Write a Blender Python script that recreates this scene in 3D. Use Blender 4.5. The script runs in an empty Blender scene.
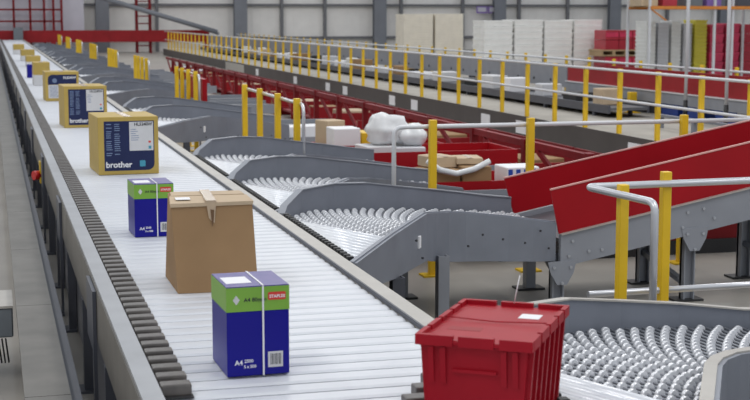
import bpy, bmesh, math, random
from mathutils import Vector, Matrix
random.seed(7)
sc = bpy.context.scene
COL = sc.collection
PI = math.pi
R = math.radians

# ------------------------------------------------------------------ materials
def mat(name, color, rough=0.5, metal=0.0, noise=0.0, scale=8.0, bump=0.0, coat=0.0, color2=None, stretch=None, alpha=1.0, trans=0.0):
    m = bpy.data.materials.new(name); m.use_nodes = True
    nt = m.node_tree; b = nt.nodes['Principled BSDF']
    b.inputs['Base Color'].default_value = (*color, 1)
    b.inputs['Roughness'].default_value = rough
    b.inputs['Metallic'].default_value = metal
    if coat: b.inputs['Coat Weight'].default_value = coat
    if alpha < 1: b.inputs['Alpha'].default_value = alpha
    if trans: b.inputs['Transmission Weight'].default_value = trans
    if noise or bump or color2:
        tc = nt.nodes.new('ShaderNodeTexCoord'); mp = nt.nodes.new('ShaderNodeMapping')
        nt.links.new(tc.outputs['Object'], mp.inputs['Vector'])
        if stretch: mp.inputs['Scale'].default_value = stretch
        n = nt.nodes.new('ShaderNodeTexNoise'); n.inputs['Scale'].default_value = scale
        n.inputs['Detail'].default_value = 5
        nt.links.new(mp.outputs['Vector'], n.inputs['Vector'])
        rp = nt.nodes.new('ShaderNodeValToRGB')
        c2 = color2 or tuple(max(0, c * (1 - noise)) for c in color)
        c1 = color if color2 else tuple(min(1, c * (1 + noise * .6)) for c in color)
        rp.color_ramp.elements[0].position = .3; rp.color_ramp.elements[0].color = (*c2, 1)
        rp.color_ramp.elements[1].position = .7; rp.color_ramp.elements[1].color = (*c1, 1)
        nt.links.new(n.outputs['Fac'], rp.inputs['Fac'])
        nt.links.new(rp.outputs['Color'], b.inputs['Base Color'])
        if bump:
            bp = nt.nodes.new('ShaderNodeBump'); bp.inputs['Strength'].default_value = bump
            bp.inputs['Distance'].default_value = .01
            nt.links.new(n.outputs['Fac'], bp.inputs['Height']); nt.links.new(bp.outputs['Normal'], b.inputs['Normal'])
    return m

M = {
 'floor': mat('polished_concrete', (.34, .315, .28), .55, 0, .16, 1.3, coat=.12),
 'slat': mat('anodised_slat', (.64, .66, .705), .40, .08, .05, 3),
 'slat_gap': mat('slat_joint', (.14, .15, .17), .6, 0, .1),
 'panel': mat('grey_painted_steel', (.205, .222, .262), .42, .15, .10, 5),
 'panel_dark': mat('dark_grey_steel', (.085, .09, .11), .5, .2, .1, 4),
 'beam_grey': mat('light_grey_steel', (.27, .285, .32), .42, .15, .08, 5),
 'flange': mat('pale_flange', (.44, .42, .385), .45, .2, .08, 9),
 'rail_top': mat('guard_rail_top', (.37, .38, .40), .42, .3, .10, 6),
 'rail_side': mat('galvanised_side', (.15, .14, .125), .5, .3, .2, 5),
 'duct': mat('galvanised_cover', (.150, .142, .128), .5, .35, .22, 6),
 'shoe': mat('shoe_rubber', (.12, .108, .10), .42, 0, .35, 22),
 'black': mat('black_rubber', (.02, .02, .022), .55, 0, .2),
 'zinc': mat('zinc_wheel', (.88, .89, .92), .3, .3, .04, 12),
 'roller': mat('zinc_roller', (.72, .74, .78), .32, .35, .05, 4),
 'pan': mat('bed_pan', (.13, .135, .15), .5, .3, .1, 5),
 'red': mat('red_painted_sheet', (.34, .004, .010), .42, 0, .10, 2.5),
 'red_rack': mat('red_rack_paint', (.20, .008, .012), .5, 0, .25, 3),
 'red_beam': mat('deep_red_paint', (.30, .015, .02), .5, 0, .15, 3),
 'crate': mat('red_plastic', (.34, .004, .014), .48, 0, .08, 9, bump=.05),
 'yellow': mat('safety_yellow', (.78, .50, .015), .42, 0, .10, 6),
 'chrome': mat('satin_tube', (.62, .63, .66), .28, .6, .04, 5),
 'white_tube': mat('white_tube', (.68, .69, .71), .4, .1, .04, 5),
 'kick': mat('dark_brown_kickplate', (.068, .060, .056), .55, 0, .15, 2),
 'deck': mat('walkway_deck', (.40, .37, .32), .7, 0, .15, 2),
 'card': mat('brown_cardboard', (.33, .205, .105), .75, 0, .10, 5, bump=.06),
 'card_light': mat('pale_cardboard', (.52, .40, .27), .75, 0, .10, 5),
 'card_inner': mat('cut_cardboard', (.16, .09, .045), .85, 0, .2, 9),
 'tape': mat('packing_tape', (.50, .38, .26), .22, 0, .08, 9),
 'blue': mat('blue_print', (.008, .007, .235), .36, 0, .04, 5),
 'purple': mat('violet_print', (.022, .018, .20), .36, 0, .25, 14, color2=(.075, .045, .24)),
 'green': mat('lime_print', (.19, .40, .045), .4, 0, .06, 5),
 'white': mat('white_print', (.80, .80, .82), .5, 0, .03, 5),
 'offwhite': mat('offwhite_print', (.62, .62, .63), .55, 0, .05, 12),
 'label_red': mat('red_print', (.62, .04, .03), .45, 0, .05, 5),
 'navy': mat('navy_print', (.018, .026, .085), .38, 0, .10, 7),
 'tan': mat('tan_print', (.47, .33, .075), .5, 0, .07, 6),
 'ink': mat('black_ink', (.02, .02, .025), .5, 0, .1),
 'ink_blue': mat('pale_blue_ink', (.16, .22, .36), .5, 0, .1),
 'cyan': mat('cyan_ink', (.05, .30, .42), .5, 0, .1),
 'strap': mat('white_strap', (.78, .78, .80), .35, 0, .03),
 'wall': mat('wall_cladding', (.86, .83, .79), .6, 0, .05, 2),
 'wall_line': mat('girt_grey', (.17, .17, .18), .6, 0, .05, 2),
 'column': mat('column_grey', (.20, .21, .235), .55, 0, .08, 2),
 'lilac': mat('lilac_panel', (.56, .54, .60), .6, 0, .03, 2),
 'cream': mat('cream_stack', (.82, .77, .67), .65, 0, .06, 5),
 'tray': mat('white_tray_plastic', (.78, .79, .77), .35, 0, .06, 4),
 'tray_grey': mat('grey_tray_plastic', (.60, .61, .64), .4, 0, .06, 4),
 'wrap': mat('cloudy_wrap', (.95, .95, .92), .25, 0, .05, 5),
 'ytray': mat('yellow_tray_plastic', (.68, .60, .07), .4, 0, .08, 4),
 'ptray': mat('pink_wrapped_crate', (.66, .05, .12), .35, 0, .35, 3),
 'rtray': mat('red_stack_plastic', (.42, .03, .05), .38, 0, .15, 4),
 'orange': mat('orange_rack_beam', (.62, .22, .035), .5, 0, .1),
 'wood': mat('pallet_wood', (.45, .32, .18), .8, 0, .15, 6),
 'bluetote': mat('blue_tote_plastic', (.02, .075, .42), .4, 0, .08, 5),
 'poly': mat('white_polythene', (.72, .73, .74), .3, 0, .08, 9, bump=.25),
 'btn': mat('red_button', (.55, .01, .01), .35, 0, .04),
 'jbox': mat('grey_blue_box', (.16, .18, .20), .5, .1, .06),
 'bolt': mat('bolt_head', (.42, .44, .48), .35, .5, .05),
 'hole': mat('bolt_hole', (.03, .03, .035), .6, 0, .05),
 'sign_purple': mat('purple_sign', (.22, .13, .42), .5, 0, .05),
 'lampglass': mat('lamp_housing', (.5, .5, .5), .5),
}

for k_ in ('red','red_rack','red_beam','crate','blue','navy','card'):
    M[k_].node_tree.nodes['Principled BSDF'].inputs['Specular IOR Level'].default_value = .22

# ------------------------------------------------------------------ mesh helpers
class MB:
    def __init__(s): s.bm = bmesh.new(); s.mi = 0
    def _f(s, vs):
        try:
            f = s.bm.faces.new(vs); f.material_index = s.mi; return f
        except ValueError: return None
    def hexa(s, p):      # 8 points bottom 0-3 ccw, top 4-7
        v = [s.bm.verts.new(q) for q in p]
        for a in ((3,2,1,0),(4,5,6,7),(0,1,5,4),(1,2,6,5),(2,3,7,6),(3,0,4,7)): s._f([v[i] for i in a])
        return s
    def box(s, x0, x1, y0, y1, z0, z1):
        return s.hexa([(x0,y0,z0),(x1,y0,z0),(x1,y1,z0),(x0,y1,z0),(x0,y0,z1),(x1,y0,z1),(x1,y1,z1),(x0,y1,z1)])
    def cyl(s, p0, p1, r, n=10, r1=None, cap=True):
        p0 = Vector(p0); p1 = Vector(p1); r1 = r if r1 is None else r1
        d = (p1-p0).normalized(); a = d.orthogonal().normalized(); b = d.cross(a)
        A = []; B = []
        for i in range(n):
            t = 2*PI*i/n; o = a*math.cos(t)+b*math.sin(t)
            A.append(s.bm.verts.new(p0+o*r)); B.append(s.bm.verts.new(p1+o*r1))
        for i in range(n):
            j = (i+1) % n; f = s._f([A[i],A[j],B[j],B[i]])
            if f: f.smooth = True
        if cap: s._f(A[::-1]); s._f(B)
        return s
    def tube(s, pts, r, n=10):
        pts = [Vector(p) for p in pts]; rings = []
        prev = None
        for i, p in enumerate(pts):
            d = (pts[min(i+1,len(pts)-1)]-pts[max(i-1,0)]).normalized()
            if prev is None: a = d.orthogonal().normalized()
            else: a = (prev - d*prev.dot(d)).normalized()
            prev = a; b = d.cross(a)
            rings.append([s.bm.verts.new(p+(a*math.cos(2*PI*k/n)+b*math.sin(2*PI*k/n))*r) for k in range(n)])
        for A, B in zip(rings, rings[1:]):
            for i in range(n):
                j = (i+1) % n; f = s._f([A[i],A[j],B[j],B[i]])
                if f: f.smooth = True
        s._f(rings[0][::-1]); s._f(rings[-1]); return s
    def prism(s, pts, vec):     # planar polygon extruded along vec
        vec = Vector(vec); a = [s.bm.verts.new(p) for p in pts]; b = [s.bm.verts.new(Vector(p)+vec) for p in pts]
        s._f(a[::-1]); s._f(b); n = len(a)
        for i in range(n): s._f([a[i],a[(i+1)%n],b[(i+1)%n],b[i]])
        return s
    def strip(s, path, t):      # path: (x,y,ztop,zbot); solid sheet of thickness t to the left of travel
        L = []
        for i, p in enumerate(path):
            q0 = path[max(i-1,0)]; q1 = path[min(i+1,len(path)-1)]
            d = Vector((q1[0]-q0[0], q1[1]-q0[1])).normalized(); nrm = Vector((-d.y, d.x))*t
            L.append([s.bm.verts.new(c) for c in ((p[0],p[1],p[3]),(p[0],p[1],p[2]),(p[0]+nrm.x,p[1]+nrm.y,p[2]),(p[0]+nrm.x,p[1]+nrm.y,p[3]))])
        for A, B in zip(L, L[1:]):
            for i in range(4): s._f([A[i],A[(i+1)%4],B[(i+1)%4],B[i]])
        s._f(L[0][::-1]); s._f(L[-1]); return s
    def bevel(s, w, seg=1):
        bmesh.ops.bevel(s.bm, geom=[e for e in s.bm.edges], offset=w, segments=seg, affect='EDGES', profile=.6); return s
    def mesh(s, name, mats):
        bmesh.ops.recalc_face_normals(s.bm, faces=s.bm.faces)
        me = bpy.data.meshes.new(name); s.bm.to_mesh(me); s.bm.free()
        for m in (mats if isinstance(mats, (list, tuple)) else [mats]): me.materials.append(M[m] if isinstance(m, str) else m)
        return me
    def build(s, name, mats, parent=None, loc=None, label=None, kind=None):
        o = bpy.data.objects.new(name, s.mesh(name, mats)); COL.objects.link(o)
        if parent: o.parent = parent
        if loc: o.location = loc
        if label: o['label'] = label
        if kind: o['kind'] = kind
        return o

def thing(name, label, cat, loc=(0,0,0), rz=0, group=None):
    o = bpy.data.objects.new(name, None); COL.objects.link(o); o.empty_display_size = .1
    o.location = loc; o.rotation_euler = (0,0,rz); o['label'] = label; o['category'] = cat
    if group: o['group'] = group
    return o
def tag(o, label, cat, group=None):
    o['label'] = label; o['category'] = cat
    if group: o['group'] = group
    return o
def copy_tree(o, parent=None):
    c = o.copy(); COL.objects.link(c); c.parent = parent
    for ch in list(o.children): copy_tree(ch, c)
    return c
BOLT = {}
def bolts(parent, pts, m, d=(0,-1,0), r=.009, name='bolt'):
    k = (m,d,r)
    if k not in BOLT: BOLT[k] = MB().cyl((0,0,0), tuple(c*.008 for c in d), r, 8).mesh(name, m)
    for p in pts:
        o = bpy.data.objects.new(name, BOLT[k]); COL.objects.link(o); o.parent = parent; o.location = p
def struct(mb, name, m):
    return mb.build(name, m, kind='structure')
def text(s, size, m, parent, loc, rot=(PI/2,0,0), name='lettering', align='LEFT', bold=0.0, xs=1.0):
    cu = bpy.data.curves.new(name, 'FONT'); cu.body = s; cu.size = size; cu.extrude = .0004; cu.offset = bold
    cu.align_x = align; cu.resolution_u = 3
    tmp = bpy.data.objects.new(name, cu); COL.objects.link(tmp)
    bpy.context.view_layer.update()
    dg = bpy.context.evaluated_depsgraph_get()
    me = bpy.data.meshes.new_from_object(tmp.evaluated_get(dg))
    bpy.data.objects.remove(tmp); me.materials.clear(); me.materials.append(M[m])
    o = bpy.data.objects.new(name, me); COL.objects.link(o); o.parent = parent; o.location = loc; o.rotation_euler = rot
    o.scale = (xs,1,1)
    return o
def rrect(x0, x1, z0, z1, r, corners=(1,1,1,1), n=5):   # corner order: bl br tr tl ; xz plane outline
    cs = [((x0+r,z0+r),180,corners[0],(x0,z0)),((x1-r,z0+r),270,corners[1],(x1,z0)),((x1-r,z1-r),0,corners[2],(x1,z1)),((x0+r,z1-r),90,corners[3],(x0,z1))]
    out = []
    for (c, a0, on, cor) in cs:
        if not on: out.append(cor); continue
        for k in range(n+1):
            a = R(a0+90*k/n); out.append((c[0]+r*math.cos(a), c[1]+r*math.sin(a)))
    return out

# ------------------------------------------------------------------ setting
struct(MB().box(-12, 46, -3, 70, -.2, 0), 'floor', 'floor')
w = MB().box(-12, 46, 66.0, 66.2, 0, 7)
k = -12
while k < 46:
    w.box(k, k+.12, 65.985, 66.01, 0, 7); k += .4
struct(w, 'wall_back', 'wall')
struct(MB().box(-12.2, -12, -3, 66.2, 0, 7), 'wall_left', 'wall')
struct(MB().box(46, 46.2, -3, 66.2, 0, 7), 'wall_right', 'wall')
g = MB()
for z in (.62, 2.16, 3.7, 5.2): g.box(-12, 46, 65.8, 65.95, z-.06, z+.06)
for x in (13.4, 15.5, 19.3, 22.45, 25.4, 28.0, 33.5, 36.5, 7.5): g.box(x-.07, x+.07, 65.72, 65.9, 0, 7)
struct(g, 'trim_1', 'wall_line')
c = MB()
for x in (-7.5, -1.4, 4.98, 11.34, 18.1, 24.2, 30.35, 36.5, 42.6):
    c.box(x-.30, x+.30, 65.2, 65.26, 0, 7).box(x-.30, x+.30, 65.5, 65.56, 0, 7).box(x-.05, x+.05, 65.26, 65.5, 0, 7)
struct(c, 'trim_2', 'column')

# ------------------------------------------------------------------ the slat sorter
BX0, BX1, BZ = .505, 1.34, .62
s_ = thing('slat_sorter_conveyor', 'long white slat conveyor with black sliding shoes carrying the boxes and red crate', 'conveyor', (0,0,0))
bed = MB(); PITCH = .10; Y0 = 1.6; n = int((63-Y0)/PITCH)
for i in range(n):
    y = Y0+i*PITCH; d = PITCH-.015
    bed.prism([(BX0-.09,y,BZ-.03),(BX0-.09,y+d,BZ-.03),(BX0-.09,y+d,BZ-.006),(BX0-.09,y+d-.012,BZ-.001),(BX0-.09,y+d*.5,BZ),(BX0-.09,y+.012,BZ-.001),(BX0-.09,y,BZ-.006)], (BX1-BX0+.09,0,0))
bed.build('slat_bed', 'slat', s_)
MB().box(.415, BX1, Y0, 63, .52, .600).build('bed_frame', 'slat_gap', s_)
# sliding shoes
sh = MB().box(-.042,.042,-.026,.028,0,.034).bevel(.006,2)
shoe_me = sh.mesh('divert_shoe', 'shoe')
def shoe(x, y, ang=0):
    o = bpy.data.objects.new('divert_shoe', shoe_me); COL.objects.link(o); o.parent = s_
    o.location = (x, y, BZ+.0005); o.rotation_euler = (0,0,ang)
used = 0; rest = MB()
for i in range(n):
    y = Y0+i*PITCH+PITCH/2
    if y < 3.74: continue          # these have already slid across
    if used < 92: shoe(.458, y); used += 1
    else: rest.box(.416,.500,y-.031,y+.031,BZ,BZ+.034)
for i in range(8):      # shoes sliding across the bed, pushing the crate off
    y = Y0+PITCH/2+(13+i)*PITCH
    shoe(1.092+(y-3.50)*.577, y, 0)
rest.build('divert_shoe', 'shoe', s_, kind='stuff')
MB().box(.413,.503,3.70,63,BZ+.0005,BZ+.003).build('shoe_gap_strip','black',s_)  # added black strip, gives the gaps between the shoes their dark tone
# left guard rail and side channel
MB().box(.355,.413,Y0,63,BZ+.012,BZ+.030).build('guard_rail', 'rail_top', s_)
MB().prism([(.350,Y0,.64),(.362,Y0,.64),(.362,Y0,.45),(.405,Y0,.435),(.405,Y0,.42),(.350,Y0,.44)],(0,63-Y0,0)).build('side_channel', 'rail_side', s_)
MB().box(.20,.27,Y0,63,.16,.22).build('lower_rail', 'rail_side', s_)
MB().box(.395,.405,Y0,63,.02,.43).build('inner_cover', 'panel_dark', s_)
# right edge rail
MB().prism([(1.345,Y0,.50),(1.345,Y0,.628),(1.352,Y0,.634),(1.418,Y0,.634),(1.424,Y0,.628),(1.424,Y0,.50)],(0,63-Y0,0)).build('edge_rail', 'flange', s_)
MB().box(1.343,1.350,Y0,63,.6205,.636).build('edge_strip', 'panel_dark', s_)
MB().box(1.30,1.41,Y0,63,.36,.50).build('side_channel', 'panel_dark', s_)
y = 2.4
while y < 40:
    MB().box(.352,.392,y,y+.07,0,.418).box(.31,.392,y-.03,y+.10,0,.012).build('leg', 'panel_dark', s_)
    MB().box(1.30,1.37,y,y+.07,0,.37).box(1.27,1.40,y-.03,y+.10,0,.012).build('leg', 'panel_dark', s_)
    y += 1.25
y = 2.9
y = 2.62
while y < 45:
    MB().box(.335,.3485,y,y+.34,.40,.632).box(.335,.3485,y,y+.06,.012,.40).box(.30,.3485,y-.03,y+.1,0,.012).build('leg_bracket','panel_dark',s_); y += 2.6
MB().box(.225,.262,Y0,63,.30,.36).build('cable_tray','panel_dark',s_)
# emergency sensor on the side
b = thing('stop_button', 'red stop button on a yellow bracket beside the black shoe strip', 'button', (.33,10.7,.47))
MB().box(-.005,.03,-.03,.10,-.06,.10).build('bracket', 'yellow', b)
MB().cyl((-.01,0,.0),(-.05,-.02,.0),.035,14).build('button', 'btn', b)
# cable duct on the left
d = thing('cable_duct', 'long flat grey metal cable duct cover running along the left edge', 'cable duct', (.145,0,0))
dm = MB(); y = 1.6
while y < 62: dm.box(-.075,.075,y,y+1.52,.385,.40); y += 1.525
dm.build('duct_cover', 'duct', d)
MB().box(-.070,.070,1.6,62,.28,.384).build('duct_body', 'rail_side', d)
y = 2.2
while y < 40:
    MB().box(-.05,-.01,y,y+.04,0,.28).build('leg', 'panel_dark', d); y += 1.9
j = thing('junction_box', 'small blue-grey electrical box with looped black cables left of the cable duct', 'electrical box', (-.04,6.47,0))
MB().box(-.25,.098,-.02,.36,.20,.335).bevel(.006).build('housing', 'jbox', j)
MB().box(-.255,.100,-.025,.365,.336,.347).build('lid', 'flange', j)
MB().box(-.10,-.05,.1,.16,0,.20).build('stand', 'panel_dark', j)
cb = MB()
for q in range(3):
    cb.tube([(.03+.016*q+.012*math.sin(t*PI/12), -.03-.02*math.sin(t*PI/12), .20-.11*math.sin(t*PI/12)) for t in range(0,13)], .004, 6)
cb.build('cable', 'black', j)

# ------------------------------------------------------------------ curved spurs
RN, RF = .9, 1.64
def zbed(a): return .592-.118*(a/60.)
def geom(dx, dy, dz):
    cx, cy = 2.894+dx, 6.351+dy
    def arcp(r, a): t = R(150-a); return (cx+r*math.cos(t), cy+r*math.sin(t))
    N = [(1.425,5.58,.628,.50),(1.76,6.16,.648,.44)]
    for a, zt, zb in ((0,.645,.40),(10,.628,.37),(20,.612,.345),(30,.593,.325),(40,.568,.31),(50,.546,.295),(60,.520,.285)):
        p = arcp(RN,a); N.append((p[0],p[1],zt,zb))
    N.append((3.03,cy+.9,.500,.28))
    F = [(1.44,7.075,.628,.50)]
    for a, zt in ((0,.655),(8,.715),(20,.712),(30,.69),(40,.645),(50,.605),(60,.562)):
        p = arcp(RF,a)
        if p[0] > 1.45 and (a > 0 or dx == 0): F.append((p[0],p[1],zt+dz,zbed(a)-.12))
    F.append((3.05,cy+1.64,.545+dz,.33))
    return cx, cy, arcp, N, F
def resample(path, n):
    L=[0]
    for a,b in zip(path,path[1:]): L.append(L[-1]+math.hypot(b[0]-a[0],b[1]-a[1]))
    out=[]
    for i in range(n):
        t=L[-1]*i/(n-1)
        for k in range(len(path)-1):
            if t<=L[k+1]+1e-9:
                u=(t-L[k])/(L[k+1]-L[k]) if L[k+1]>L[k] else 0
                out.append((path[k][0]+(path[k+1][0]-path[k][0])*u, path[k][1]+(path[k+1][1]-path[k][1])*u)); break
    return out
def sm(path):   # subdivide in plan
    out = []
    for a, b in zip(path, path[1:]):
        out.append(a); out.append(tuple((a[i]+b[i])/2 for i in range(4)))
    out.append(path[-1]); return out
wheel_me = MB().cyl((-.0065,0,0),(.0065,0,0),.0170,14).mesh('skate_wheel','zinc')
def flange(path, w, m='flange'):
    f = MB(); L = []
    for i, p in enumerate(path):
        q0 = path[max(i-1,0)]; q1 = path[min(i+1,len(path)-1)]
        d = Vector((q1[0]-q0[0], q1[1]-q0[1])).normalized(); nn = Vector((-d.y, d.x))
        L.append([f.bm.verts.new(c) for c in ((p[0]-nn.x*.008,p[1]-nn.y*.008,p[2]),(p[0]-nn.x*.008,p[1]-nn.y*.008,p[2]+.006),(p[0]+nn.x*w,p[1]+nn.y*w,p[2]+.006),(p[0]+nn.x*w,p[1]+nn.y*w,p[2]))])
    for A, B in zip(L, L[1:]):
        for i in range(4): f._f([A[i],A[(i+1)%4],B[(i+1)%4],B[i]])
    f._f(L[0][::-1]); f._f(L[-1]); return f
def leg(parent, x, y, ztop, w=.06, name='leg', m='panel'):
    l = MB().prism([(x-w/2,y-.04,.012),(x+w/2,y-.04,.012),(x+w/2,y+.02,.012),(x+w/2-.008,y+.02,.012),(x+w/2-.008,y-.032,.012),(x-w/2+.008,y-.032,.012),(x-w/2+.008,y+.02,.012),(x-w/2,y+.02,.012)],(0,0,ztop-.012)).build(name, m, parent)
    MB().box(x-.085,x+.085,y-.06,y+.06,0,.012).build('foot_plate', 'black', l)
    return l
def spur(off, label, detail=2, group=None, near_flange='panel', tagplate=True, dx=0, dy=0, dz=0):
    CX, CY, arcp, NEAR, FAR = geom(dx, dy, dz)
    zo = -.022 if dx else 0.
    t = thing('curved_spur_conveyor', label, 'conveyor', (0,off,0), 0, group)
    MB().strip(sm(NEAR), -.022).build('side_panel', 'panel', t)
    MB().strip(sm(FAR), .022).build('side_panel', 'panel', t)
    flange(sm(NEAR), .03 if near_flange=='flange' else .012, near_flange).build('top_flange', near_flange, t)
    flange(sm(FAR), .03, near_flange if near_flange=='flange' else 'beam_grey').build('top_flange', near_flange if near_flange=='flange' else 'beam_grey', t)
    # bed pan following the curve
    f = MB(); prev = None
    rows = [((1.43,5.60),(1.445,7.07),.54)]+[(arcp(RN+.01,a),arcp(RF-.01,a),zbed(a)-.058+zo) for a in range(0,61,10)]+[((3.03,CY+.91),(3.03,CY+1.63),.41)]
    for A, B, z in rows:
        v = [f.bm.verts.new((A[0],A[1],z)), f.bm.verts.new((B[0],B[1],z)), f.bm.verts.new((B[0],B[1],z-.02)), f.bm.verts.new((A[0],A[1],z-.02))]
        if prev:
            for i in range(4): f._f([prev[i],prev[(i+1)%4],v[(i+1)%4],v[i]])
        else: f._f(v)
        prev = v
    f._f(prev[::-1]); f.build('bed_pan', 'pan', t)
    # straight rollers in the triangular mouth
    ax = Vector((.4,-.9165)); dn = Vector((-.9165,-.4)); S = Vector((1.455,7.05)); nrm = Vector((.866,-.5))
    r_ = MB(); k = 0; N0 = None; Nn = Vector((1.425,5.58))
    while True:
        P0 = S+dn*(.052*k)
        u1 = -((P0-Nn).dot(nrm)+.016)/ax.dot(nrm)
        u0 = max((1.449-P0.x)/ax.x, -10)
        if k == 0: N0 = P0+ax*u1; u0 = 0
        if u1-u0 < .05: break
        a = P0+ax*u0; b = P0+ax*u1; z = .600
        if k: r_.cyl((a.x,a.y,z),(b.x,b.y,z),.0235,10)
        k += 1
    r_.build('roller_bed', 'roller', t)
    # knurled drive ends beside the rail
    kn = MB()
    for q in range(24): 
        yy = 5.66+q*.058
        kn.box(1.428,1.455,yy,yy+.030,.56,.640)
    kn.build('roller_ends', 'black', t)
    # skate wheels
    pos = []
    npth = [(N0.x,N0.y)]+[arcp(RN+.015,a_) for a_ in range(0,61,5)]+[(3.02,CY+.915)]
    fpth = [(S.x,S.y)]+[arcp(RF-.015,a_) for a_ in range(0 if dx==0 else 5,61,5)]+[(3.02,CY+1.625)]
    na = 44 if detail else 32
    ns = resample(npth, na); fs = resample(fpth, na)
    axl = MB()
    for i in range(1,na):
        A = Vector(ns[i]); B = Vector(fs[i]); L = (B-A).length; d = (B-A)/L
        fr_ = i/(na-1); z = .594+zo-.132*max(0,(fr_-.22)/.78)-.010*min(1,fr_*4)
        ang = math.atan2(d.y,d.x)
        axl.cyl((A.x,A.y,z),(B.x,B.y,z),.005,5)
        nw = int((L-.05)/.092)+1
        for q in range(nw+1):
            rr = .03+(q+.5*(i%2))*.092
            if rr > L-.02: continue
            p = A+d*rr; pos.append((p.x,p.y,z,ang))
    axl.build('axle', 'beam_grey', t, kind='stuff')
    if detail >= 2:
        cam = Vector((0,-off,1.65))
        pos.sort(key=lambda p: (Vector(p[:3])-cam).length)
        ind, st = pos[:100], pos[100:]
    else: ind, st = [], pos
    for (x,y,z,a) in ind:
        o = bpy.data.objects.new('skate_wheel', wheel_me); COL.objects.link(o); o.parent = t
        o.location = (x,y,z); o.rotation_euler = (0,0,a)
    w = MB()
    for (x,y,z,a) in st:
        dv = Vector((math.cos(a),math.sin(a),0))*.0065; c = Vector((x,y,z))
        w.cyl(c-dv,c+dv,.0170,12 if detail>=1 else 8)
    w.build('skate_wheel', 'zinc', t, kind='stuff')
    if detail >= 1:
        for (x,y,zt,m) in ((2.29,7.79,.42,'beam_grey'),(3.12,7.86,.36,'beam_grey'),(2.26,6.93,.40,'beam_grey'),(1.80,6.20,.44,'panel_dark')):
            leg(t, x, y, zt, m=m)
        bolts(t, [(px+.028,py-.022,pz) for px,py,pz in ((1.95,6.50,.56),(2.02,6.62,.45),(2.42,7.08,.42),(2.52,7.13,.47),(2.66,7.19,.43),(2.80,7.215,.40),(2.95,7.235,.36),(2.90,7.238,.46))], 'hole', (.5,-.866,0), .006) if dx == 0 else None
    if tagplate:
        MB().hexa([(2.03,6.585,.50),(2.050,6.620,.50),(2.040,6.625,.50),(2.02,6.590,.50),(2.03,6.585,.56),(2.050,6.620,.56),(2.040,6.625,.56),(2.02,6.590,.56)]).build('label_plate','white',t)
    return t
spur(-4.6, 'curved grey spur conveyor cut off at the bottom right corner, nearest of all spurs', 1, near_flange='flange', tagplate=False, dx=-.12, dy=-.24, dz=-.035)
spur(-3.0, 'curved spur conveyor with pale-edged panels beside the red crate, its skate wheels in full view', 2, near_flange='flange', tagplate=False, dx=-.12, dy=-.24, dz=-.040)
spur(0, 'curved grey spur conveyor with bolted side panel feeding the red-sided incline', 2)
spur(1.6, 'curved grey spur conveyor, middle of the three side by side beyond the red crate', 2, tagplate=False)
spur(3.2, 'grey spur conveyor, farthest of the three side by side, before the four-post hoop rail', 1, tagplate=False)
spur(7.3, 'grey spur conveyor beyond the three nearer spurs, white label plate on its panel', 1)
spur(8.9, 'grey spur conveyor just behind the distant one with the white label plate', 0, tagplate=False)
gi = 0
for k in range(1,7):
    for q in (7.3, 8.9):
        gi += 1
        spur(q+5.6*k, 'distant grey spur conveyor along the far right side of the white slat bed', 0, 'distant spur conveyors', tagplate=False)

# ------------------------------------------------------------------ red-sided incline fed by the near full spur
inc = thing('incline_conveyor', 'grey incline conveyor with two tall red sheet sides rising to the right edge', 'conveyor', (3.05,7.6,0))
def iz(x, z0=.432): return z0+.192*(x-3.05)
X1 = 6.1
ox, oy = 3.05, 7.6
def ip(x,y,z): return (x-ox,y-oy,z)
for nm, y0, y1 in (('near',7.205,7.235),('far',8.005,8.035)):
    bm_ = MB().hexa([ip(3.05,y0,iz(3.05)-.185),ip(X1,y0,iz(X1)-.185),ip(X1,y1,iz(X1)-.185),ip(3.05,y1,iz(3.05)-.185),ip(3.05,y0,iz(3.05)),ip(X1,y0,iz(X1)),ip(X1,y1,iz(X1)),ip(3.05,y1,iz(3.05))])
    bmo = bm_.build('side_beam', 'beam_grey', inc)
    if nm == 'near':
        for x, dz in ((3.12,-.05),(3.10,-.13),(3.22,-.13),(3.83,-.05),(3.93,-.05),(3.80,-.13),(4.0,-.12),(3.30,-.14),(4.5,-.05),(4.6,-.13)):
            bolts(bmo, [ip(x,7.205,iz(x)+dz)], 'bolt')
        MB().hexa([ip(3.05,7.19,iz(3.05)),ip(X1,7.19,iz(X1)),ip(X1,7.235,iz(X1)),ip(3.05,7.235,iz(3.05)),ip(3.05,7.19,iz(3.05)+.006),ip(X1,7.19,iz(X1)+.006),ip(X1,7.235,iz(X1)+.006),ip(3.05,7.235,iz(3.05)+.006)]).build('top_flange','flange',bmo)
def guard(xa, xb, y, h, nm):
    g_ = MB().prism([ip(xb,y,iz(xb)+.006),ip(X1,y,iz(X1)+.006),ip(X1,y,iz(X1)+h),ip(xa,y,iz(xa)+h)],(0,.008,0)).build('side_guard','red',inc)
    MB().prism([ip(xa,y-.003,iz(xa)+h),ip(X1,y-.003,iz(X1)+h),ip(X1,y-.003,iz(X1)+h+.008),ip(xa,y-.003,iz(xa)+h+.008)],(0,.016,0)).build('guard_lip','card_light' if 0 else 'lip',g_)
    return g_
M['lip'] = mat('pale_red_lip', (.62, .30, .27), .4, 0, .1, 9)  # folded lip in a paler, pinkish red than the sheet
guard(2.99, 3.045, 7.222, .264, 'n')
guard(3.01, 3.075, 8.010, .238, 'f')
MB().hexa([ip(3.06,7.24,iz(3.06)-.05),ip(X1,7.24,iz(X1)-.05),ip(X1,8.0,iz(X1)-.05),ip(3.06,8.0,iz(3.06)-.05),ip(3.06,7.24,iz(3.06)-.03),ip(X1,7.24,iz(X1)-.03),ip(X1,8.0,iz(X1)-.03),ip(3.06,8.0,iz(3.06)-.03)]).build('belt','pan',inc)
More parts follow.
